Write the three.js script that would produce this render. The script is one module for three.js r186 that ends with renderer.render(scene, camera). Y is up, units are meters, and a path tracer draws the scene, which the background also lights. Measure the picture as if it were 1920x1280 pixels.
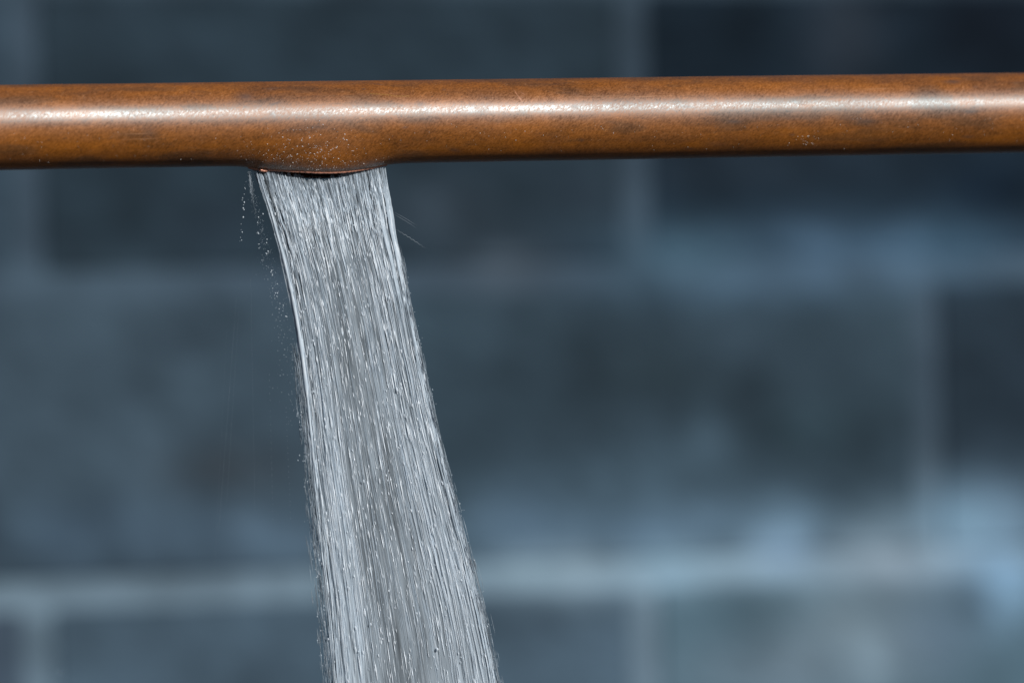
import * as THREE from 'three';
import { mergeGeometries } from 'three/addons/utils/BufferGeometryUtils.js';
import { RoundedBoxGeometry } from 'three/addons/geometries/RoundedBoxGeometry.js';

// ---------------------------------------------------------------- camera, sky, sun, exposure
const PIPE_Y = 1.2, YAW = 20 * Math.PI / 180, ROLL = 1.65 * Math.PI / 180, DIST = 1.5;
const LOOK = new THREE.Vector3(0, PIPE_Y - 0.0589, 0);
const scene = new THREE.Scene();
const camera = new THREE.PerspectiveCamera(6.93, 1024 / 682, 0.05, 400);
camera.position.set(LOOK.x - DIST * Math.sin(YAW), LOOK.y, LOOK.z + DIST * Math.cos(YAW));
camera.lookAt(LOOK);
camera.rotateZ(-ROLL);
camera.focus = 1.49;
camera.userData.fStop = 12;
camera.updateMatrixWorld(true);
camera.updateProjectionMatrix();

const SKY_W = 256, SKY_H = 128, skyData = new Float32Array(SKY_W * SKY_H * 4);
for (let j = 0; j < SKY_H; j++) {
  const el = ((j + 0.5) / SKY_H - 0.5) * Math.PI, t = Math.max(0, Math.sin(el));
  for (let i = 0; i < SKY_W; i++) {
    const k = (j * SKY_W + i) * 4, h = Math.pow(1 - t, 2.5);
    skyData[k] = 0.034 + 0.05 * h; skyData[k + 1] = 0.06 + 0.05 * h; skyData[k + 2] = 0.11 + 0.04 * h; skyData[k + 3] = 1;
  }
}
const sky = new THREE.DataTexture(skyData, SKY_W, SKY_H, THREE.RGBAFormat, THREE.FloatType);
sky.mapping = THREE.EquirectangularReflectionMapping; sky.magFilter = sky.minFilter = THREE.LinearFilter; sky.needsUpdate = true;
scene.background = sky; scene.environment = sky;

const sun = new THREE.DirectionalLight(new THREE.Color(1, 0.975, 0.935), 3.6);
sun.position.set(LOOK.x + 0.31 * 4, LOOK.y + 0.47 * 4, LOOK.z + 0.83 * 4);
sun.target.position.copy(LOOK);
sun.castShadow = true; sun.shadow.mapSize.set(2048, 2048);
Object.assign(sun.shadow.camera, { left: -4, right: 4, top: 4, bottom: -4, near: 0.1, far: 20 });
scene.add(sun, sun.target);
sun.name = 'sun';

const renderer = new THREE.WebGLRenderer({ antialias: true });
renderer.setSize(1024, 682);
renderer.toneMapping = THREE.LinearToneMapping;
renderer.toneMappingExposure = 1;
renderer.shadowMap.enabled = true;

// ---------------------------------------------------------------- helpers
let seed = 7;
const rnd = () => { seed = (seed * 1664525 + 1013904223) >>> 0; return seed / 4294967296; };
const rr = (a, b) => a + (b - a) * rnd();
const gauss = () => { let s = 0; for (let i = 0; i < 6; i++) s += rnd(); return (s - 3) / 0.7071; };
const clamp = (x, a = 0, b = 1) => Math.min(b, Math.max(a, x));
const smooth = (a, b, x) => { const t = clamp((x - a) / (b - a)); return t * t * (3 - 2 * t); };
const lin = (c) => { c /= 255; return c <= 0.04045 ? c / 12.92 : Math.pow((c + 0.055) / 1.055, 2.4); };
const srgb = (c) => { c = clamp(c); return 255 * (c <= 0.0031308 ? c * 12.92 : 1.055 * Math.pow(c, 1 / 2.4) - 0.055); };
const hash = (x, y) => { let h = (Math.imul(x, 374761393) + Math.imul(y, 668265263)) | 0; h = Math.imul(h ^ (h >>> 13), 1274126177); return ((h ^ (h >>> 16)) >>> 0) / 4294967296; };
function vnoise(x, y) {                                   // value noise, 0..1
  const xi = Math.floor(x), yi = Math.floor(y), fx = x - xi, fy = y - yi, u = fx * fx * (3 - 2 * fx), v = fy * fy * (3 - 2 * fy);
  return (hash(xi, yi) * (1 - u) + hash(xi + 1, yi) * u) * (1 - v) + (hash(xi, yi + 1) * (1 - u) + hash(xi + 1, yi + 1) * u) * v;
}
const fbm = (x, y, n = 4) => { let s = 0, a = 0.5, t = 0; for (let i = 0; i < n; i++) { s += a * vnoise(x, y); t += a; a *= 0.5; x = x * 2.03 + 17.1; y = y * 2.03 + 5.7; } return s / t; };
function table(points) {                                   // smooth interpolation through measured pairs
  return (x) => {
    const n = points.length;
    if (x <= points[0][0]) { const [a, b] = points; return a[1] + (x - a[0]) * (b[1] - a[1]) / (b[0] - a[0]); }
    if (x >= points[n - 1][0]) { const a = points[n - 2], b = points[n - 1]; return b[1] + (x - b[0]) * (b[1] - a[1]) / (b[0] - a[0]); }
    let i = 0; while (points[i + 1][0] < x) i++;
    const p0 = points[Math.max(0, i - 1)], p1 = points[i], p2 = points[i + 1], p3 = points[Math.min(n - 1, i + 2)];
    const m1 = (p2[1] - p0[1]) / (p2[0] - p0[0] || 1), m2 = (p3[1] - p1[1]) / (p3[0] - p1[0] || 1), d = p2[0] - p1[0], t = (x - p1[0]) / d;
    return (2 * t ** 3 - 3 * t ** 2 + 1) * p1[1] + (t ** 3 - 2 * t ** 2 + t) * d * m1 + (-2 * t ** 3 + 3 * t ** 2) * p2[1] + (t ** 3 - t ** 2) * d * m2;
  };
}
// measured on the photograph (1920 x 1280) -> the point of the upright plane z = depth seen there
const _o = camera.position.clone(), _v = new THREE.Vector3();
function at(px, py, z = 0) {
  _v.set(px / 960 - 1, 1 - py / 640, 0.5).unproject(camera).sub(_o);
  const t = (z - _o.z) / _v.z;
  return new THREE.Vector3(_o.x + _v.x * t, _o.y + _v.y * t, z);
}
function tag(o, label, category, group, kind) {
  if (label) o.userData.label = label;
  if (category) o.userData.category = category;
  if (group) o.userData.group = group;
  if (kind) o.userData.kind = kind;
  return o;
}
function part(name, geometry, material, parent, kind) {
  const m = new THREE.Mesh(geometry, material);
  m.name = name; m.castShadow = m.receiveShadow = true;
  if (kind) m.userData.kind = kind;
  parent.add(m);
  return m;
}
function dataTexture(w, h, fill, colour = true) {
  const d = new Uint8Array(w * h * 4), px = [0, 0, 0];
  for (let j = 0; j < h; j++) for (let i = 0; i < w; i++) {
    fill(i, j, px); const k = (j * w + i) * 4;
    for (let c = 0; c < 3; c++) d[k + c] = colour ? srgb(px[c]) : 255 * clamp(px[c]);
    d[k + 3] = 255;
  }
  const t = new THREE.DataTexture(d, w, h);
  if (colour) t.colorSpace = THREE.SRGBColorSpace;
  t.magFilter = t.minFilter = THREE.LinearFilter; t.needsUpdate = true;
  return t;
}
// indexed grid surface from a point function; optional uv and colour functions
function grid(nu, nv, point, uvOf, colourOf) {
  const P = [], U = [], C = [], I = [], p = new THREE.Vector3(), c = [0, 0, 0];
  for (let j = 0; j <= nv; j++) for (let i = 0; i <= nu; i++) {
    point(i / nu, j / nv, p); P.push(p.x, p.y, p.z);
    if (uvOf) U.push(...uvOf(i / nu, j / nv)); else U.push(i / nu, j / nv);
    if (colourOf) { colourOf(i / nu, j / nv, c); C.push(...c); }
  }
  for (let j = 0; j < nv; j++) for (let i = 0; i < nu; i++) { const a = j * (nu + 1) + i, b = a + 1, d = a + nu + 1, e = d + 1; I.push(a, d, b, b, d, e); }
  const g = new THREE.BufferGeometry();
  g.setAttribute('position', new THREE.Float32BufferAttribute(P, 3)); g.setAttribute('uv', new THREE.Float32BufferAttribute(U, 2));
  if (colourOf) g.setAttribute('color', new THREE.Float32BufferAttribute(C, 3));
  g.setIndex(I); g.computeVertexNormals();
  return g;
}

// ---------------------------------------------------------------- ground
{
  const g = new THREE.PlaneGeometry(300, 300); g.rotateX(-Math.PI / 2);
  const m = new THREE.MeshStandardMaterial({ color: new THREE.Color().setRGB(0.02, 0.021, 0.023), roughness: 0.8 });
  const o = part('ground', g, m, scene); tag(o, null, null, null, 'structure');
}

// ---------------------------------------------------------------- wall of blocks, 400 x 200 mm with pale mortar
const WALL_Z = -2.07;
{
  const wall = new THREE.Group(); wall.name = 'block_wall'; scene.add(wall);
  tag(wall, 'dark grey-blue block wall with pale mortar joints, out of focus behind the copper pipe', 'wall');
  const bedY = [at(960, 519, WALL_Z), at(960, 1082, WALL_Z)], course = bedY[0].y - bedY[1].y;
  const perp = at(1188, 260, WALL_Z).x, length = 2 * course * 1.055, joint = 0.0195;
  const x0 = perp - 8 * length, x1 = perp + 8 * length, topRow = 7, yTop = bedY[0].y + topRow * course;
  const pivot = at(960, 800, WALL_Z), SAG = -0.0055;                  // the courses run slightly downhill
  wall.rotation.z = SAG;
  wall.position.set(pivot.x - (pivot.x * Math.cos(SAG) - pivot.y * Math.sin(SAG)), pivot.y - (pivot.x * Math.sin(SAG) + pivot.y * Math.cos(SAG)), WALL_Z);
  // pale lime bloom and darker patches, with the wall's dark-to-light shading painted in (photo position, reach, colour, strength)
  const bloomsAndShade = [
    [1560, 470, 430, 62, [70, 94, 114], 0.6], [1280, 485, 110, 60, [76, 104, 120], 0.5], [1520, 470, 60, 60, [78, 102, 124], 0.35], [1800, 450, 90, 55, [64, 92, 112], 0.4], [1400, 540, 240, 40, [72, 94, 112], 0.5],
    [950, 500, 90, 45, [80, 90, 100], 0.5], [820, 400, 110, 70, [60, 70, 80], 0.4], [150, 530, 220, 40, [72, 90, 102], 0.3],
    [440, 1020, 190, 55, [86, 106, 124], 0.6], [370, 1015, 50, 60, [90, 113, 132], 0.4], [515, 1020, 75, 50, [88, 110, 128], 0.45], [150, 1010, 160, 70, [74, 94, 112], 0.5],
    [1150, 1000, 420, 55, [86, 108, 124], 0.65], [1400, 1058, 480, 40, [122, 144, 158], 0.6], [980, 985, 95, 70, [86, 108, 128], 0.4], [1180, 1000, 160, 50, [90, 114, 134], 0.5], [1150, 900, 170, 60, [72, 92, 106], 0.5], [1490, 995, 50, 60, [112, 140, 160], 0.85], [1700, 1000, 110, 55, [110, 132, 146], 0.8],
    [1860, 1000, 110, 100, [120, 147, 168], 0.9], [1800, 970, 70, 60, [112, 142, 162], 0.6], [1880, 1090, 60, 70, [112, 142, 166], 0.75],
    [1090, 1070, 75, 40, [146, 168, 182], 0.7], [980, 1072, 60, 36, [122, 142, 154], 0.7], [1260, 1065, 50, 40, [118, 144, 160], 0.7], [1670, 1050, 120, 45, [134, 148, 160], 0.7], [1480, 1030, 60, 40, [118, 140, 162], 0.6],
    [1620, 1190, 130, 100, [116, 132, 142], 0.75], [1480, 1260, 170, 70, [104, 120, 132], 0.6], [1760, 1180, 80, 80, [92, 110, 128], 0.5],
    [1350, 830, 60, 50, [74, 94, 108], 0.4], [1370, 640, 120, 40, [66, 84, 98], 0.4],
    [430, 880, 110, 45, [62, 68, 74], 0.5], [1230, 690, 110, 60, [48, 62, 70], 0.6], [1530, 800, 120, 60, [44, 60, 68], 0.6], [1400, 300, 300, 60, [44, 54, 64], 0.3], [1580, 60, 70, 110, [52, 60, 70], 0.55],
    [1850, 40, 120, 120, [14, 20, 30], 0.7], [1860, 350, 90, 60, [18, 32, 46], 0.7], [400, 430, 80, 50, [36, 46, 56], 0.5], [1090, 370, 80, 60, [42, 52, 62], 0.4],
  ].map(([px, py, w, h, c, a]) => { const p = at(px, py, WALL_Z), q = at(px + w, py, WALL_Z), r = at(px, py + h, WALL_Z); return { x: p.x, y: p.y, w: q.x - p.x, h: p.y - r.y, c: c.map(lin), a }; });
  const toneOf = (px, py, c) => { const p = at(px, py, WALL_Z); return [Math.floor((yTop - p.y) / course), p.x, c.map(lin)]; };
  const tones = [toneOf(500, 200, [44, 58, 68]), toneOf(1500, 250, [27, 40, 51]), toneOf(200, 750, [65, 81, 93]), toneOf(1300, 750, [56, 72, 83]), toneOf(1860, 700, [42, 55, 66]), toneOf(500, 1220, [74, 92, 106]), toneOf(1500, 1220, [76, 98, 110]), toneOf(20, 1220, [70, 84, 98])];  // upper courses darker, lower paler: the wall's light gradient painted into block tones
  const W = 2048, H = 1024, X0 = x0 - 0.3, WW = x1 - x0 + 0.6, H0 = yTop;
  const weatherAndShade = (x, y, px, gain) => {
    for (const b of bloomsAndShade) {
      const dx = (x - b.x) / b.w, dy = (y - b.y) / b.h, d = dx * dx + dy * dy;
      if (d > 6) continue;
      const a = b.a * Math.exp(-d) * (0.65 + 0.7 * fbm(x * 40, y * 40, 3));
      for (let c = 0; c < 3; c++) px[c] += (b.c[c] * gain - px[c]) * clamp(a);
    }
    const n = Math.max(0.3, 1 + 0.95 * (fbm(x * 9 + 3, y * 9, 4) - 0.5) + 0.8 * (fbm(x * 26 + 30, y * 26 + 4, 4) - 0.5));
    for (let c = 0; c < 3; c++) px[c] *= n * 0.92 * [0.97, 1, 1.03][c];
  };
  const rowOf = (y) => Math.floor((yTop - y) / course);
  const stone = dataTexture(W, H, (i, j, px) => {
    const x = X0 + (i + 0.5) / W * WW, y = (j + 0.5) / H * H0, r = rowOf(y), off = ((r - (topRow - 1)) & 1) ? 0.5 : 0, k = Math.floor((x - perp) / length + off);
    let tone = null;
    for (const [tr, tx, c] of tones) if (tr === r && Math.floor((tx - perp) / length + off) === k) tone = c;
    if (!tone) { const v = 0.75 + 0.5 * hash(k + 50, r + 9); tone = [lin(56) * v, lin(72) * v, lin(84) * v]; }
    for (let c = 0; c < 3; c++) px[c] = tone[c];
    weatherAndShade(x, y, px, 1.36);
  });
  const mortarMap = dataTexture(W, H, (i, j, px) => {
    const x = X0 + (i + 0.5) / W * WW, y = (j + 0.5) / H * H0, t = smooth(bedY[0].y - course * 0.45, bedY[1].y + 0.01, y), t2 = 0.92 + 0.08 * smooth(bedY[0].y + course * 0.6, bedY[0].y, y);  // mortar grows paler downwards, following the same painted gradient
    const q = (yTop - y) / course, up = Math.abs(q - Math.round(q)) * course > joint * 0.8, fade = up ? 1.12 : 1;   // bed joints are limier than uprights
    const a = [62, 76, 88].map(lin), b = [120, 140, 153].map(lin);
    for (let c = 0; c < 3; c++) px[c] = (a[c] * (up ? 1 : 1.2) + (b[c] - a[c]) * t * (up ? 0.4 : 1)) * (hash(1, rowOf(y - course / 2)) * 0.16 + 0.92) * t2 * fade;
    weatherAndShade(x, y, px, 1.4);
  });
  const bump = dataTexture(512, 512, (i, j, px) => { px[0] = px[1] = px[2] = fbm(i / 9, j / 9, 5); }, false);
  bump.wrapS = bump.wrapT = THREE.RepeatWrapping; bump.repeat.set(8, 4);
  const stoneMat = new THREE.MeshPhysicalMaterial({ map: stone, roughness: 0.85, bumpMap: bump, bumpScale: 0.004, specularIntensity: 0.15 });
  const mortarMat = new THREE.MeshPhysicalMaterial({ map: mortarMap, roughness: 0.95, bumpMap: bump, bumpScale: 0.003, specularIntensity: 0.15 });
  const planarUv = (g, ox, oy) => { const p = g.attributes.position, u = g.attributes.uv; for (let i = 0; i < p.count; i++) u.setXY(i, (p.getX(i) + ox - X0) / WW, (p.getY(i) + oy) / H0); };
  const rows = Math.floor(yTop / course);
  for (let r = 0; r < rows; r++) {
    const off = ((r - (topRow - 1)) & 1) ? 0.5 : 0, yc = yTop - (r + 0.5) * course;
    for (let k = -8; k < 8; k++) {
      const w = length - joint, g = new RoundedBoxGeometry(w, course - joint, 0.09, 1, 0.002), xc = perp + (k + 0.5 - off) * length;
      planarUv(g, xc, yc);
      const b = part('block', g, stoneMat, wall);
      b.position.set(xc, yc, -0.045 + (hash(k, r) - 0.5) * 0.003);
    }
  }
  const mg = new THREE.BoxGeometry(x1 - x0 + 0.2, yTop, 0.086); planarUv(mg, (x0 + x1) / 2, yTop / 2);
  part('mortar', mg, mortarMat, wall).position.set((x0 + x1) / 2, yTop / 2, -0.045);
}

// ---------------------------------------------------------------- copper pipe with a slot cut in its underside
const R = 0.011, THICK = 0.001;
const xAt = (px) => at(px, 310 - 0.0135 * (px - 700), 0).x;         // photo column -> place along the pipe
const MM = 0.0001419;
const dropPx = table([[380, 0], [430, 0.4], [455, 1.6], [470, 4.2], [482, 7.6], [500, 8.8], [540, 11.8], [590, 15.4], [620, 15.8], [650, 14], [690, 8.6], [720, 3.2], [750, 0.9], [790, 0.1], [830, 0]]);
const colOf = table(Array.from({ length: 41 }, (_, i) => [xAt(-1000 + i * 100), -1000 + i * 100]));   // place -> photo column
const SLOT = [466, 724];
function slotOpen(col) { const t = (col - SLOT[0]) / (SLOT[1] - SLOT[0]); return t <= 0 || t >= 1 ? 0 : Math.pow(Math.sin(Math.PI * t), 0.6); }
const dropAt = (col) => col < 380 || col > 830 ? 0 : Math.max(0, dropPx(col)) * MM;
const lipFront = (col) => 0.30 * slotOpen(col), lipRear = (col) => -0.17 * slotOpen(col);
function pipeRadius(col, th) {
  const d = dropAt(col), f = lipFront(col), b = (R + d) / Math.cos(f) - R;
  let a = th > Math.PI ? th - 2 * Math.PI : th;
  const w = a > f ? Math.exp(-Math.pow((a - f) / 0.62, 2)) : a > -0.2 ? 1 : Math.exp(-Math.pow((a + 0.2) / 0.5, 2));
  return R + b * w + (a < 0 ? 0.0009 * slotOpen(col) * Math.exp(-Math.pow((a + 0.15) / 0.3, 2)) * smooth(0, -0.1, a) : 0);
}
function pipePoint(x, th, out, inset = 0) {
  const col = colOf(x), r = pipeRadius(col, th) - inset;
  return out.set(x, PIPE_Y - r * Math.cos(th), r * Math.sin(th));
}
const pipe = new THREE.Group(); pipe.name = 'copper_pipe'; pipe.position.set(0, PIPE_Y, 0); scene.add(pipe);
tag(pipe, 'tarnished copper pipe crossing the whole picture, with a slot in its swollen underside', 'pipe');
{
  const xs = [];
  for (let x = -1.1; x < xAt(400) - 0.02; x += 0.02) xs.push(x);
  for (let c = 400; c <= 800; c += 2) xs.push(xAt(c));
  for (let x = xAt(800) + 0.01; x <= 1.1; x += 0.02) xs.push(x);
  const n = xs.length - 1, TL = 0.36, CIRC = 2 * Math.PI * R, yOff = -PIPE_Y;
  const shell = (inset) => grid(n, 176, (u, v, p) => {
    const x = xs[Math.round(u * n)], col = colOf(x), a = lipFront(col), b = 2 * Math.PI + lipRear(col);
    const th = a + (b - a) * v; pipePoint(x, th, p, inset); p.y += yOff;
  }, (u, v) => { const x = xs[Math.round(u * n)]; return [(x + TL / 2) / TL, v]; });
  const outer = shell(0), inner = shell(THICK);
  for (let i = 0, I = inner.index.array; i < I.length; i += 3) { const t = I[i]; I[i] = I[i + 1]; I[i + 1] = t; }
  inner.computeVertexNormals();
  // make sure the outer surface faces outwards
  { const p = outer.attributes.position, q = outer.attributes.normal, k = 40 * (n + 1) + 5; if (p.getY(k) * q.getY(k) + p.getZ(k) * q.getZ(k) < 0) for (const g of [outer, inner]) { for (let i = 0, I = g.index.array; i < I.length; i += 3) { const t = I[i]; I[i] = I[i + 1]; I[i + 1] = t; } g.computeVertexNormals(); } }
  // tarnish: colour, gloss and fine relief, 0.18 mm per texel along the pipe
  const TW = 2048, TH = 512, D = TW * TH, col = new Float32Array(D * 3), rough = new Float32Array(D), rel = new Float32Array(D);
  const sx = TL / TW * 1000, sy = CIRC / TH * 1000;                      // mm per texel
  for (let j = 0; j < TH; j++) for (let i = 0; i < TW; i++) {
    const k = j * TW + i, x = i * sx, y = j * sy, a = (x * 0.74 + y * 0.67), b = (-x * 0.67 + y * 0.74);      // brushed diagonally
    const big = fbm(x / 14 + 3, y / 5 + 1, 4), mid = fbm(x / 3.2, y / 1.6 + 40, 3), band = fbm(x / 40, y / 2.2 + 9, 3), grain = fbm(a / 0.5, b / 0.16, 2), fine = hash(i, j + 999);
    let v = 0.62 + 0.34 * big + 0.28 * (mid - 0.5) + 0.75 * (grain - 0.5) + 0.3 * (fine - 0.5) + 0.34 * (band - 0.5);
    const warm = clamp(0.5 + 1.6 * (fbm(x / 9 + 70, y / 4 + 20, 3) - 0.5) + 0.8 * (band - 0.5));
    const tar = smooth(0.5, 0.72, fbm(x / 15 + 210, y / 3.5 + 33, 5)) * 0.55; v *= 0.95 * (1 - 0.55 * tar);
    col[3 * k] = v * (0.33 + 0.08 * warm); col[3 * k + 1] = v * (0.108 + 0.018 * warm + 0.02 * tar); col[3 * k + 2] = v * (0.013 - 0.01 * warm + 0.018 * tar);
    rough[k] = 0.43 + 0.14 * (fbm(x / 30 + 5, 7, 2) - 0.5) + 0.3 * (grain - 0.5) + 0.06 * (mid - 0.5) + 0.12 * (fine - 0.5);
    rel[k] = 0.5 + 0.6 * (grain - 0.5) + 0.06 * (mid - 0.5) + 0.16 * (fine - 0.5);
  }
  const dot = (xm, ym, len, wid, ang, f) => {                            // an oriented mark, millimetres
    const ca = Math.cos(ang), sa = Math.sin(ang), e = Math.max(len, wid) * 1.6;
    for (let j = Math.floor((ym - e) / sy); j <= (ym + e) / sy; j++) for (let i = Math.floor((xm - e) / sx); i <= (xm + e) / sx; i++) {
      if (i < 0 || i >= TW) continue;
      const dx = i * sx - xm, dy = j * sy - ym, p = (dx * ca + dy * sa) / len, q = (-dx * sa + dy * ca) / wid, w = Math.exp(-(p * p + q * q) * 1.6);
      if (w > 0.03) f(((j + TH) % TH) * TW + i, w);
    }
  };
  const blend = (c, s, ro, h = 0) => (k, w) => { w *= s; for (let q = 0; q < 3; q++) col[3 * k + q] += (c[q] - col[3 * k + q]) * w; if (ro) rough[k] += (ro - rough[k]) * w; rel[k] += h * w; };
  for (let n2 = 0; n2 < 6500; n2++) dot(rr(0, TL * 1000), rr(0, CIRC * 1000), rr(0.1, 0.32), rr(0.06, 0.13), 0.72 + rr(-0.3, 0.3), blend([0.03, 0.016, 0.011], rr(0.4, 0.95), 0.6, -0.35));
  for (let n2 = 0; n2 < 2000; n2++) dot(rr(0, TL * 1000), rr(0, CIRC * 1000), rr(0.15, 0.55), rr(0.06, 0.12), 0.74 + rr(-0.4, 0.4), blend([0.62, 0.30, 0.15], rr(0.3, 0.8), 0.3, 0.25));
  for (let n2 = 0; n2 < 60; n2++) dot(rr(0, TL * 1000), rr(0, CIRC * 1000), rr(1, 4.5), rr(0.05, 0.09), rr(-0.15, 0.15) + (n2 % 3 ? 0 : 0.6), blend([0.5, 0.27, 0.15], rr(0.25, 0.6), 0.32, 0.2));
  for (let n2 = 0; n2 < 60; n2++) dot(rr(0, TL * 1000), rr(0, CIRC * 1000), rr(0.8, 3), rr(0.4, 1.2), rr(-0.3, 0.3), blend([0.07, 0.045, 0.04], rr(0.2, 0.5), 0.5));
  for (let n2 = 0; n2 < 2600; n2++) dot(rr(0, TL * 1000), rr(0, CIRC * 1000), rr(0.4, 1.3), rr(0.05, 0.08), 0.72 + rr(-0.25, 0.25), n2 % 2 ? blend([0.05, 0.022, 0.012], rr(0.25, 0.6), 0.62, -0.3) : blend([0.5, 0.22, 0.1], rr(0.2, 0.5), 0.33, 0.2));
  // marks that can be told apart (photo column, fraction of the pipe's height from its top)
  const place = (px, f) => { const x = xAt(px) + TL / 2, c = (f - 0.5) * 2, th = Math.acos(-clamp(-c, -1, 1)); return [x * 1000, (Math.PI - Math.acos(clamp(c, -1, 1))) / (2 * Math.PI) * CIRC * 1000]; };
  const at2 = (px, f) => { const c = clamp((f - 0.5) * 2, -0.999, 0.999); return [(xAt(px) + TL / 2) * 1000, Math.acos(c) / (2 * Math.PI) * CIRC * 1000]; };
  for (const [px, f, l, w, s] of [[445, 0.2, 2.6, 1.6, 0.6], [670, 0.15, 0.7, 0.5, 0.5], [1770, 0.12, 3, 1.2, 0.55], [1600, 0.6, 4, 1.2, 0.3], [1320, 0.85, 5, 1, 0.3], [260, 0.6, 3, 1.6, 0.35]]) dot(...at2(px, f), l, w, 0, blend([0.075, 0.05, 0.045], s, 0.42));
  for (const [px, f, l, w, ang] of [[950, 0.2, 1.4, 0.12, -1.3], [955, 0.27, 0.9, 0.2, -1.2], [962, 0.2, 0.6, 0.1, -0.7]]) dot(...at2(px, f), l, w, ang, blend([0.7, 0.33, 0.2], 0.85, 0.3, 0.3));
  for (let q = 0; q < 14; q++) dot(...at2(680 + q * 5.2, 0.215), 0.3, 0.09, -0.5, blend([0.6, 0.5, 0.12], 0.55, 0.35, 0.2));
  for (const [px, f, l] of [[1090, 0.25, 9], [1180, 0.26, 8], [1620, 0.2, 5], [250, 0.68, 5], [240, 0.62, 4]]) dot(...at2(px, f), l, 0.09, 0.02, blend([0.6, 0.34, 0.2], 0.5, 0.35, 0.2));
  const fill3 = (i, j, px) => { const k = j * TW + i; px[0] = col[3 * k]; px[1] = col[3 * k + 1]; px[2] = col[3 * k + 2]; };
  const coat = dataTexture(TW, TH, (i, j, px) => { const k = j * TW + i, x = i * sx, y = j * sy; px[0] = clamp(0.62 + 1.5 * (rel[k] - 0.5) + 0.5 * (fbm(x / 16 + 61, y / 7, 3) - 0.5)); px[1] = 0.68 + 0.5 * (rough[k] - 0.5); px[2] = 0; }, false);
  const map = dataTexture(TW, TH, fill3), rmap = dataTexture(TW, TH, (i, j, px) => { px[0] = 0; px[1] = rough[j * TW + i]; px[2] = 0; }, false), bmap = dataTexture(TW, TH, (i, j, px) => { px[0] = px[1] = px[2] = rel[j * TW + i]; }, false);
  for (const t of [map, rmap, bmap, coat]) { t.wrapS = THREE.MirroredRepeatWrapping; t.wrapT = THREE.RepeatWrapping; }
  const copper = new THREE.MeshPhysicalMaterial({ map, roughnessMap: rmap, roughness: 1, metalness: 0.04, bumpMap: bmap, bumpScale: 0.000008, specularIntensity: 1, specularColor: new THREE.Color().setRGB(0.68, 0.91, 1), ior: 1.7, clearcoat: 0.8, clearcoatMap: coat, clearcoatRoughness: 0.5 });
  const dark = new THREE.MeshStandardMaterial({ color: new THREE.Color().setRGB(0.12, 0.035, 0.015), roughness: 0.6, metalness: 0.3 });
  const bright = new THREE.MeshStandardMaterial({ color: new THREE.Color().setRGB(0.66, 0.3, 0.2), roughness: 0.4, metalness: 0.25 });
  part('tube', outer, copper, pipe);
  part('bore', inner, dark, pipe);
  // the cut edges: rounded rims along the front and the rear of the slot
  for (const rear of [false, true]) {
    const pts = [], p = new THREE.Vector3();
    for (let c = SLOT[0]; c <= SLOT[1]; c += 3) {
      const x = xAt(c); pipePoint(x, rear ? lipRear(c) : lipFront(c), p, rear ? THICK * 0.45 : THICK * 0.1);
      pts.push(new THREE.Vector3(x, p.y + yOff + (hash(c, 3) - 0.5) * 0.00012, p.z + (rear ? 0 : 0.00012)));
    }
    const curve = new THREE.CatmullRomCurve3(pts), g = new THREE.TubeGeometry(curve, 180, 0.00038, 8);
    const m = part('slot_edge', g, rear ? dark : bright, pipe);
    if (!rear) m.userData.label = 'bare bright copper front edge of the slot';
  }
  { // burr at the left end of the slot
    const g = new THREE.IcosahedronGeometry(0.0009, 3), p = g.attributes.position, q = pipePoint(xAt(489), lipFront(489), new THREE.Vector3());
    for (let i = 0; i < p.count; i++) { const s = 1 + 0.5 * (vnoise(p.getX(i) * 2200 + 9, p.getY(i) * 2200 + p.getZ(i) * 1700) - 0.5); p.setXYZ(i, p.getX(i) * 1.5 * s, p.getY(i) * 0.5 * s, p.getZ(i) * 0.6 * s); }
    g.computeVertexNormals();
    part('burr', g, bright, pipe).position.set(q.x, q.y + yOff - 0.0001, q.z + 0.0007);
  }
  // fine water beads sprayed back onto the swelling
  const beads = [], bead = new THREE.IcosahedronGeometry(1, 1), p = new THREE.Vector3(), m4 = new THREE.Matrix4(), q4 = new THREE.Quaternion(), e = new THREE.Euler();
  const addBead = (c, f, size) => {
    const cc = clamp((f - 0.5) * 2, -0.98, 0.985), th = Math.acos(cc), x = xAt(c);
    pipePoint(x, Math.max(th, lipFront(c)), p);
    q4.setFromEuler(e.set(th - Math.PI / 2, 0, -0.75));
    m4.compose(new THREE.Vector3(p.x, p.y + yOff, p.z), q4, new THREE.Vector3(size * rr(1.2, 2.2), size, size * 0.7));
    beads.push(bead.clone().applyMatrix4(m4));
  };
  for (let i = 0; i < 230; i++) { const c = 568 + gauss() * 58; if (c > 425 && c < 735) addBead(c, 0.99 - Math.abs(gauss()) * 0.17 - 0.03, (0.04 + 0.075 * rnd() * rnd()) * 0.001); }
  for (let i = 0; i < 24; i++) addBead(1492 + gauss() * 16, 0.83 + gauss() * 0.06, rr(0.035, 0.09) * 0.001);
  for (let i = 0; i < 160; i++) addBead(rr(0, 1920), rr(0.55, 0.93), rr(0.025, 0.07) * 0.001);
  const beadMat = new THREE.MeshPhysicalMaterial({ color: new THREE.Color().setRGB(0.9, 0.91, 0.92), roughness: 0.2, ior: 1.33 });
  part('water_bead', mergeGeometries(beads), beadMat, pipe, 'stuff');
}

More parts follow.
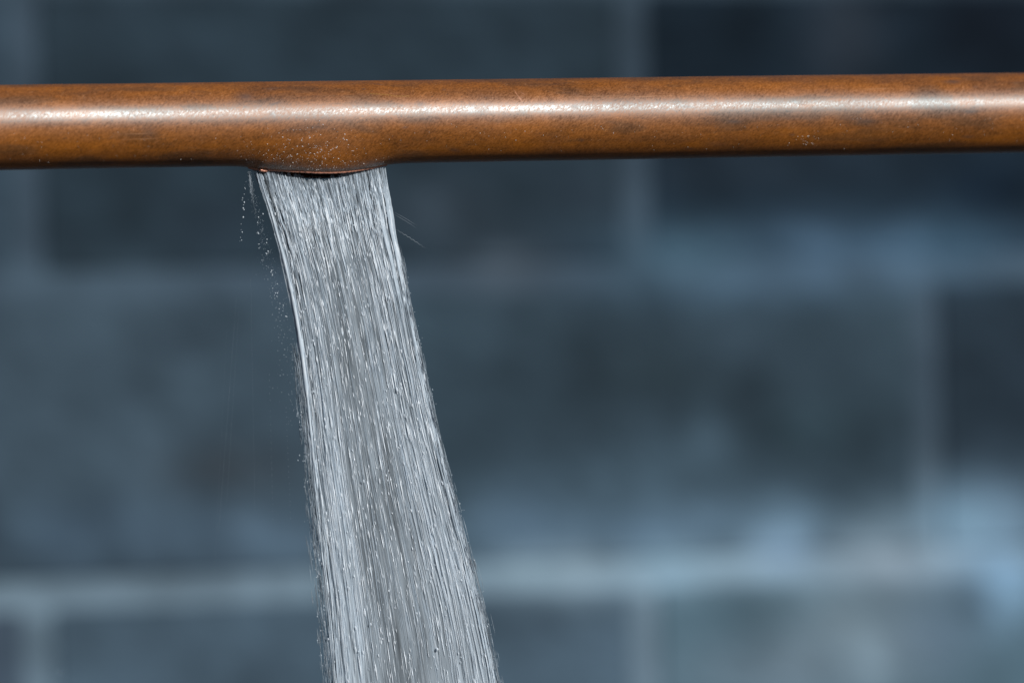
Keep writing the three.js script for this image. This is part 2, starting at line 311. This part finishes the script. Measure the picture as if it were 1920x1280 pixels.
// ---------------------------------------------------------------- falling water
const leftEdge = table([[300, 474], [320, 480], [350, 488], [400, 504], [440, 515], [480, 526], [560, 544], [640, 558], [740, 571], [860, 583], [960, 594], [1080, 607], [1180, 617], [1280, 626], [1360, 633]]);
const rightEdge = table([[300, 721], [312, 722], [340, 726], [380, 733], [430, 741], [500, 755], [560, 767], [640, 783], [740, 804], [840, 827], [960, 857], [1080, 888], [1180, 912], [1280, 932], [1360, 949]]);
const WZ = 0.0012;                                                   // the curtain hangs under the middle of the slot
const half = (u, y) => {                                             // half thickness: rolled rims, thin middle
  const g = smooth(320, 900, y), e = Math.sqrt(Math.max(0, 4 * u * (1 - u)));
  return 0.5 * e * (0.0011 + 0.0007 * g + (0.0012 + 0.0016 * g) * Math.exp(-Math.pow((u - 0.1) / 0.11, 2)) + (0.0008 + 0.0014 * g) * Math.exp(-Math.pow((u - 0.83) / 0.15, 2)));
};
const foam = (u, y) => {                                             // how much air the water carries
  const g = smooth(420, 950, y), l = Math.exp(-Math.pow((u - 0.13) / 0.13, 2)), r = Math.exp(-Math.pow((u - 0.84) / 0.16, 2));
  return 0.5 - 0.06 * (1 - g) + 0.24 * l * (0.3 + g) + 0.16 * r * (0.3 + g) - 0.03 * g * Math.exp(-Math.pow((u - 0.45) / 0.2, 2)) + 0.3 * (fbm(u * 26, y / 190 + 7, 3) - 0.5);
};
const stream = new THREE.Group(); stream.name = 'water_stream';
stream.position.copy(at(600, 330, WZ)); scene.add(stream);
tag(stream, 'white sheet of water pouring down from the slot under the copper pipe', 'water stream');
const S0 = stream.position.clone();
function streamPoint(u, y, dz, out) {
  const l = leftEdge(y), r = rightEdge(y), p = at(l + (r - l) * u, y, WZ + dz);
  return out.copy(p).sub(S0);
}
const TINT = [0.83, 0.98, 1.12];
const hue = (s, k) => s * (TINT[k] + (1 - TINT[k]) * 0.55 * smooth(0.7, 1.1, s));   // airier water and painted glints are whiter
const cleft = (u, y) => 1 - 0.75 * Math.exp(-Math.pow((u - 0.056) / 0.012, 2)) * (1 - smooth(385, 455, y));   // the gap beside the left rim
const startOf = (u) => 313 + 21 * Math.exp(-Math.pow((u - 0.46) / 0.27, 2)) + 4 * (1 - u);
{
  const body = grid(260, 420, (a, b, p) => {
    const phi = a * 2 * Math.PI, u = 0.5 - 0.5 * Math.cos(phi), y0 = startOf(u) + 16 * (vnoise(u * 70, 4) - 0.5), y = y0 + b * (1332 - y0), side = Math.sin(phi), s = u * (1 + 0.4 * smooth(320, 1300, y));
    const ridge = (fbm(s * 75, y / 120, 3) - 0.5) * 0.00045 + (vnoise(s * 210 + 9, y / 45) - 0.5) * 0.00012;
    const wob = (vnoise(y / 28, u < 0.5 ? 3 : 8) - 0.5) * 1.6 * (u < 0.5 ? -1 : 1) * Math.abs(u - 0.5) * 2;
    const l = leftEdge(y), r = rightEdge(y);
    streamPoint(u + wob / (r - l), y, side * (half(u, y) + ridge * Math.sqrt(Math.abs(side))), p);
  }, null, (a, b, c) => {
    const u = 0.5 - 0.5 * Math.cos(a * 2 * Math.PI), y0 = startOf(u), y = y0 + b * (1332 - y0), f = clamp(foam(u, y) * 0.6 + 0.24 * (vnoise(u * 55 + 3, y / 170) - 0.5) + 0.24 * (vnoise(u * 140, y / 80) - 0.5), 0.08, 0.8) * cleft(u, y);
    for (let k = 0; k < 3; k++) c[k] = hue(f, k);
  });
  { const q = body.attributes.normal, k = 200 * 261 + 65; if (q.getZ(k) < 0) { for (let i = 0, I = body.index.array; i < I.length; i += 3) { const t = I[i]; I[i] = I[i + 1]; I[i + 1] = t; } body.computeVertexNormals(); } }
  const bodyMat = new THREE.MeshPhysicalMaterial({ vertexColors: true, roughness: 0.3, ior: 1.33, transparent: true, opacity: 0.86 });
  part('water_sheet', body, bodyMat, stream);
}
// threads of water: tapered tubes that follow the flow
class Threads {
  constructor() { this.P = []; this.N = []; this.C = []; this.I = []; }
  add(path, radius, shade, sides = 5) {
    const n = path.length, base = this.P.length / 3, t = new THREE.Vector3(), a = new THREE.Vector3(), b = new THREE.Vector3(), z = new THREE.Vector3(0.2, 0, 1);
    for (let i = 0; i < n; i++) {
      t.subVectors(path[Math.min(n - 1, i + 1)], path[Math.max(0, i - 1)]).normalize();
      a.crossVectors(t, z).normalize(); b.crossVectors(a, t);
      const f = i / (n - 1), r = radius * Math.max(0.02, Math.pow(Math.sin(Math.PI * clamp(f, 0.004, 0.996)), 0.85)) * (0.75 + 0.5 * hash(base + i, 5)), s = shade * (0.85 + 0.3 * hash(base + i, 8));
      for (let k = 0; k < sides; k++) {
        const w = k / sides * 2 * Math.PI, ca = Math.cos(w), sa = Math.sin(w), nx = a.x * ca + b.x * sa, ny = a.y * ca + b.y * sa, nz = a.z * ca + b.z * sa;
        this.P.push(path[i].x + nx * r, path[i].y + ny * r, path[i].z + nz * r); this.N.push(nx, ny, nz); this.C.push(hue(s, 0), hue(s, 1), hue(s, 2));
      }
    }
    for (let i = 0; i < n - 1; i++) for (let k = 0; k < sides; k++) { const q = base + i * sides + k, w = base + i * sides + (k + 1) % sides; this.I.push(q, q + sides, w, w, q + sides, w + sides); }
  }
  geometry() {
    const g = new THREE.BufferGeometry();
    g.setAttribute('position', new THREE.Float32BufferAttribute(this.P, 3)); g.setAttribute('normal', new THREE.Float32BufferAttribute(this.N, 3)); g.setAttribute('color', new THREE.Float32BufferAttribute(this.C, 3));
    g.setIndex(this.I); return g;
  }
}
const threadMat = new THREE.MeshPhysicalMaterial({ vertexColors: true, roughness: 0.25, ior: 1.33, transparent: true, opacity: 0.36 });
const foamGlintMat = new THREE.MeshPhysicalMaterial({ vertexColors: true, roughness: 0.18, ior: 1.4, transparent: true, opacity: 0.82 });
const clearMat = new THREE.MeshPhysicalMaterial({ vertexColors: true, roughness: 0.1, ior: 1.33, transparent: true, opacity: 0.75 });
{
  const T = new Threads();
  const strand = (u, y0, len, radius, shade, lift, drift = 0) => {
    const n = Math.max(5, Math.min(26, Math.round(len / 9))), path = [], ph = rr(0, 50);
    for (let i = 0; i <= n; i++) {
      const f = i / n, y = y0 + len * f, uu = u + drift * f * len / 100 + (vnoise(y / 40 + ph, 2) - 0.5) * 0.008, front = half(clamp(uu, 0.001, 0.999), y);
      path.push(streamPoint(uu, y, front * lift + 0.00004, new THREE.Vector3()));
    }
    T.add(path, radius, shade);
  };
  const mm = 0.001;
  for (let i = 0; i < 6400; i++) {                                   // short threads everywhere
    const u = rnd(), y0 = startOf(u) + rnd() * (1310 - startOf(u)), len = rr(14, 95) * (0.8 + y0 / 1600);
    const f = foam(u, y0 + len / 2);
    if (y0 > 600 && f > 0.5 && rnd() < 0.55 * smooth(600, 900, y0)) continue;
    strand(u, y0, len, rr(0.04, 0.12) * mm, clamp(f * (0.45 + 1.3 * Math.pow(rnd(), 2)), 0.1, 0.95) * cleft(u, y0 + len / 2), rr(0.3, 1.0), rr(-0.006, 0.006));
  }
  for (let i = 0; i < 620; i++) {                                    // long bright threads
    const y0 = rr(312, 1150), u = rnd(), len = rr(90, 260);
    if (cleft(u, y0 + 40) > 0.8) strand(u, y0, len, rr(0.07, 0.18) * mm, clamp(foam(u, y0 + len / 2) * rr(1, 2.1), 0.15, 1), rr(0.9, 1.06), rr(-0.006, 0.008));
  }
  for (let i = 0; i < 260; i++) {                                    // jagged start of the curtain behind the lip
    const u = rnd(); const y0 = startOf(u) + rr(-6, 9); strand(u, y0, rr(22, 90), rr(0.09, 0.24) * mm, rr(0.25, 0.9) * cleft(u, y0 + 20), rr(0.9, 1.5), rr(-0.01, 0.012));
  }
  part('water_thread', T.geometry(), threadMat, stream, 'stuff');
  T.P = []; T.N = []; T.C = []; T.I = [];
  for (let i = 0; i < 1500; i++) {                                    // sun glints on the water, painted as white streaks
    const y0 = 330 + 960 * Math.pow(rnd(), 1.3), u = rnd(); if (cleft(u, y0) > 0.7) strand(u, y0, 6 + 70 * rnd() * rnd(), (0.05 + 0.13 * rnd() * rnd()) * mm, rr(0.95, 1.25), rr(1.02, 1.2));
  }
  { const P = []; for (let k = 0; k <= 60; k++) { const y = 317 + k * 10.5; P.push(at(leftEdge(y) + 5, y, WZ + 0.0006).sub(S0)); } T.add(P, 0.0005, 0.85, 10); }
  for (let i = 0; i < 620; i++) { const u = rnd(), y0 = startOf(u) + 4 + Math.abs(gauss()) * 60; strand(u, y0, rr(6, 26), rr(0.08, 0.2) * mm, rr(0.45, 0.95) * cleft(u, y0), rr(1.0, 1.35)); }  // short glints near the slot, painted as bright colour
  for (let i = 0; i < 420; i++) { const left = i % 2, y0 = rr(420, 1250); strand(left ? rr(0, 0.045) : rr(0.955, 1), y0, rr(40, 180), rr(0.07, 0.2) * mm, rr(0.5, 0.95), rr(0.2, 1.4)); }
  // rolled rims, left and right
  for (let i = 0; i < 46; i++) strand(rr(-0.003, 0.034), 318 + rr(0, 40), rr(120, 330), rr(0.1, 0.28) * mm, rr(0.3, 0.75), rr(0.6, 1.3), 0.004);
  for (let i = 0; i < 22; i++) strand(rr(0.965, 1.0), 312 + rr(0, 30), rr(100, 230), rr(0.12, 0.3) * mm, rr(0.6, 0.95), rr(0.7, 1.3), -0.004);
  for (let i = 0; i < 16; i++) strand(0.9 + rr(-0.012, 0.012), 335 + rr(0, 40), rr(90, 260), rr(0.12, 0.25) * mm, rr(0.7, 0.95), rr(1.0, 1.3), 0.012);
  for (let i = 0; i < 400; i++) { const u = rnd(), y0 = startOf(u) + Math.abs(gauss()) * 75 - 3; if (cleft(u, y0 + 20) > 0.75) strand(u, y0, rr(10, 95), (0.05 + 0.15 * rnd() * rnd()) * mm, rr(0.8, 1.2), rr(1, 1.25), rr(-0.008, 0.01)); }
  part('foam_glint_streak', T.geometry(), foamGlintMat, stream, 'stuff');  // airy rim threads together with the painted glints
  // loose threads and veils just outside the rims
  const V = new Threads();
  for (let i = 0; i < 1000; i++) {
    const left = rnd() < 0.6, y0 = rr(left ? 640 : 460, 1310), len = rr(14, 60), g = smooth(560, 1200, y0), out = Math.abs(gauss()) * (left ? 5 + 6 * g : 2 + 3 * g), path = [];
    for (let k = 0; k <= 6; k++) { const y = y0 + len * k / 6, x = left ? leftEdge(y) - out : rightEdge(y) + out; path.push(at(x, y, WZ + rr(-0.0002, 0.0002) + ((i % 7) - 3) * 0.0004).sub(S0)); }
    V.add(path, rr(0.03, 0.1) * mm, rr(0.25, 0.7), 4);
  }
  part('edge_thread', V.geometry(), clearMat, stream, 'stuff');
}
// drops: small spheres, stretched along their fall
const ball = new THREE.IcosahedronGeometry(1, 1);
class Drops {
  constructor(origin) { this.o = origin; this.list = []; }
  add(px, py, r, z = WZ, stretch = 1, lean = 0, shade = 0.8) {
    const g = ball.clone(), p = at(px, py, z).sub(this.o);
    g.applyMatrix4(new THREE.Matrix4().compose(p, new THREE.Quaternion().setFromAxisAngle(new THREE.Vector3(0, 0, 1), lean), new THREE.Vector3(r, r * stretch, r)));
    const c = new Float32Array(g.attributes.position.count * 3); for (let i = 0; i < c.length; i++) c[i] = hue(shade, i % 3);
    g.setAttribute('color', new THREE.BufferAttribute(c, 3)); this.list.push(g);
  }
  geometry() { return mergeGeometries(this.list); }
}
{
  const D = new Drops(S0), mm = 0.001;
  for (let i = 0; i < 240; i++) { const y = rr(340, 1300), u = rnd(), l = leftEdge(y), r = rightEdge(y); D.add(l + (r - l) * u, y, rr(0.05, 0.17) * mm, WZ + half(u, y) * 1.1 + 0.0001, rr(1.4, 4), 0.15, rr(0.9, 1.25)); }
  for (let i = 0; i < 130; i++) { const y = rr(760, 1300); D.add(leftEdge(y) - 4 - Math.abs(gauss()) * 9, y, rr(0.05, 0.14) * mm, WZ, rr(1, 3), 0.1, rr(0.5, 0.9)); }
  for (let i = 0; i < 80; i++) { const y = rr(500, 1300); D.add(rightEdge(y) + 1 + Math.abs(gauss()) * 5, y, rr(0.05, 0.12) * mm, WZ, rr(1, 3), 0.22, rr(0.5, 0.9)); }
  for (const [x, y, r, s] of [[604, 1057, 0.34, 2], [598, 1076, 0.2, 2], [593, 1082, 0.16, 1], [606, 1099, 0.2, 1], [609, 1168, 0.22, 4], [611, 1186, 0.2, 4], [615, 1198, 0.36, 1.2], [604, 1010, 0.16, 2], [578, 852, 0.24, 2.6], [583, 858, 0.16, 2], [862, 944, 0.17, 1.4], [866, 956, 0.12, 1], [870, 956, 0.1, 1], [914, 1174, 0.26, 1.3], [820, 1217, 0.42, 1.4], [889, 1050, 0.15, 1.6], [682, 902, 0.25, 2.4], [744, 730, 0.36, 2.6], [730, 558, 0.3, 2.4], [695, 1170, 0.26, 2]]) {
    D.add(x, y, r * mm * 0.8, WZ + (x > leftEdge(y) + 8 && x < rightEdge(y) - 6 ? 0.0019 : 0), s, 0.18, 0.95);
  }
  part('water_drop', D.geometry(), clearMat, stream, 'stuff');
}
{ // fine jet at the left end of the slot
  const jet = new THREE.Group(); jet.name = 'water_jet'; jet.position.copy(at(468, 318, 0)); scene.add(jet);
  tag(jet, 'thin side jet spraying from the left end of the slot and breaking into drops', 'water jet');
  const path = table([[312, 466], [340, 469], [370, 474], [400, 481], [440, 490], [480, 500], [520, 511], [560, 522], [600, 533], [680, 548], [800, 562]]), T = new Threads(), D = new Drops(jet.position), mm = 0.001;
  for (let i = 0; i < 40; i++) {
    const y0 = 314 + Math.abs(gauss()) * 22, len = rr(14, 42), off = gauss() * 1.6 * (0.4 + (y0 - 312) / 60), P = [];
    for (let k = 0; k <= 6; k++) { const y = y0 + len * k / 6; P.push(at(path(y) + off, y, (i % 5) * 0.0002).sub(jet.position)); }
    T.add(P, rr(0.02, 0.06) * mm, rr(0.2, 0.6), 4);
  }
  for (let i = 0; i < 14; i++) { const P = [], off = rr(14, 20); for (let k = 0; k <= 6; k++) { const y = 316 + i + 34 * k / 6; P.push(at(path(y) + off - 8 + (y - 316) * 0.3, y, 0.0004).sub(jet.position)); } T.add(P, rr(0.04, 0.1) * mm, rr(0.4, 0.8), 4); }
  part('water_thread', T.geometry(), clearMat, jet, 'stuff');
  for (let i = 0; i < 850; i++) {
    const y = 322 + Math.pow(rnd(), 1.5) * 480, w = 2 + (y - 322) * 0.045, x = path(y) + gauss() * w * 0.8 + (rnd() < 0.3 ? rr(0, w * 1.8) : 0);
    if (x < leftEdge(y) - 1) D.add(x, y, rr(0.022, y > 470 ? 0.075 : 0.06) * mm, rr(-0.004, 0.004), rr(1, 2), 0.2, rr(0.35, 0.9));
  }
  for (let i = 0; i < 26; i++) { const y = rr(395, 600); D.add(path(y) + gauss() * 6, y, rr(0.09, 0.15) * mm, 0, rr(1, 1.7), 0.3, 0.95); }
  part('water_drop', D.geometry(), clearMat, jet, 'stuff');
}
{ // a string of drops to the left of the jet, and faint trails below it
  const o = at(460, 330, 0), D = new Drops(o), mm = 0.001;
  for (const [x, y, r] of [[459, 352, 0.09], [460, 354, 0.08], [458, 364, 0.09], [455, 371, 0.1], [454, 375, 0.09], [458, 379, 0.15], [456, 390, 0.15], [457.5, 393, 0.13], [456, 407, 0.16], [452, 420, 0.07], [454, 435, 0.14], [452, 431, 0.07], [451, 445, 0.07], [453, 450, 0.11], [459, 346, 0.06], [461, 340, 0.06], [450, 452, 0.06], [457, 384, 0.08]]) D.add(x, y, r * mm, 0, rr(1, 1.6), rr(-0.4, 0.4), 0.95);
  const g = part('spray_drop', D.geometry(), clearMat, scene); g.position.copy(o);
  tag(g, 'short string of loose drops falling left of the thin side jet', 'water drops', null, 'stuff');
  const o2 = at(450, 700, 0), F = new Drops(o2);
  for (const [x0, y0, x1, y1, n, r] of [[443, 560, 410, 1000, 110, 0.026], [470, 520, 478, 960, 90, 0.024], [448, 580, 425, 940, 70, 0.024], [425, 620, 398, 1160, 80, 0.022], [505, 700, 512, 980, 24, 0.035], [536, 760, 545, 980, 20, 0.035]]) for (let i = 0; i < n; i++) { const f = (i + rnd() * 0.4) / n; F.add(x0 + (x1 - x0) * f, y0 + (y1 - y0) * f, r * mm, 0, 2.5, 0.05, 0.6); }
  const h = part('spray_drop_001', F.geometry(), clearMat, scene); h.position.copy(o2);
  tag(h, 'faint vertical trails of tiny drops left of the falling sheet', 'water drops', null, 'stuff');
}
{ // thin filaments flung off the right rim
  const fling = (name, label, ax, ay, bx, by, r, twist) => {
    const o = at(ax, ay, 0), T = new Threads(), P = [], n = 40;
    for (let i = 0; i <= n; i++) { const f = i / n; P.push(at(ax + (bx - ax) * f, ay + (by - ay) * f + 3 * f * f - 1.5 * f + (twist ? Math.sin(f * 50) * 0.9 : 0), 0).sub(o)); }
    T.add(P, r * 0.7, 0.34, 5);
    const m = part(name, T.geometry(), clearMat, scene); m.position.copy(o);
    tag(m, label, 'water filament', null, 'thing');
  };
  fling('water_filament', 'upper of two straight parallel filaments flung right from the rim of the falling water', 738, 397, 783, 422, 0.000055);
  fling('water_filament_001', 'lower of two straight parallel filaments flung right from the rim of the falling water', 736, 400, 781, 426, 0.00006);
  fling('water_filament_002', 'twisted beaded filament, lowest and longest of those flung right from the falling water', 741, 429, 798, 464, 0.00011, true);
}
renderer.render(scene, camera);
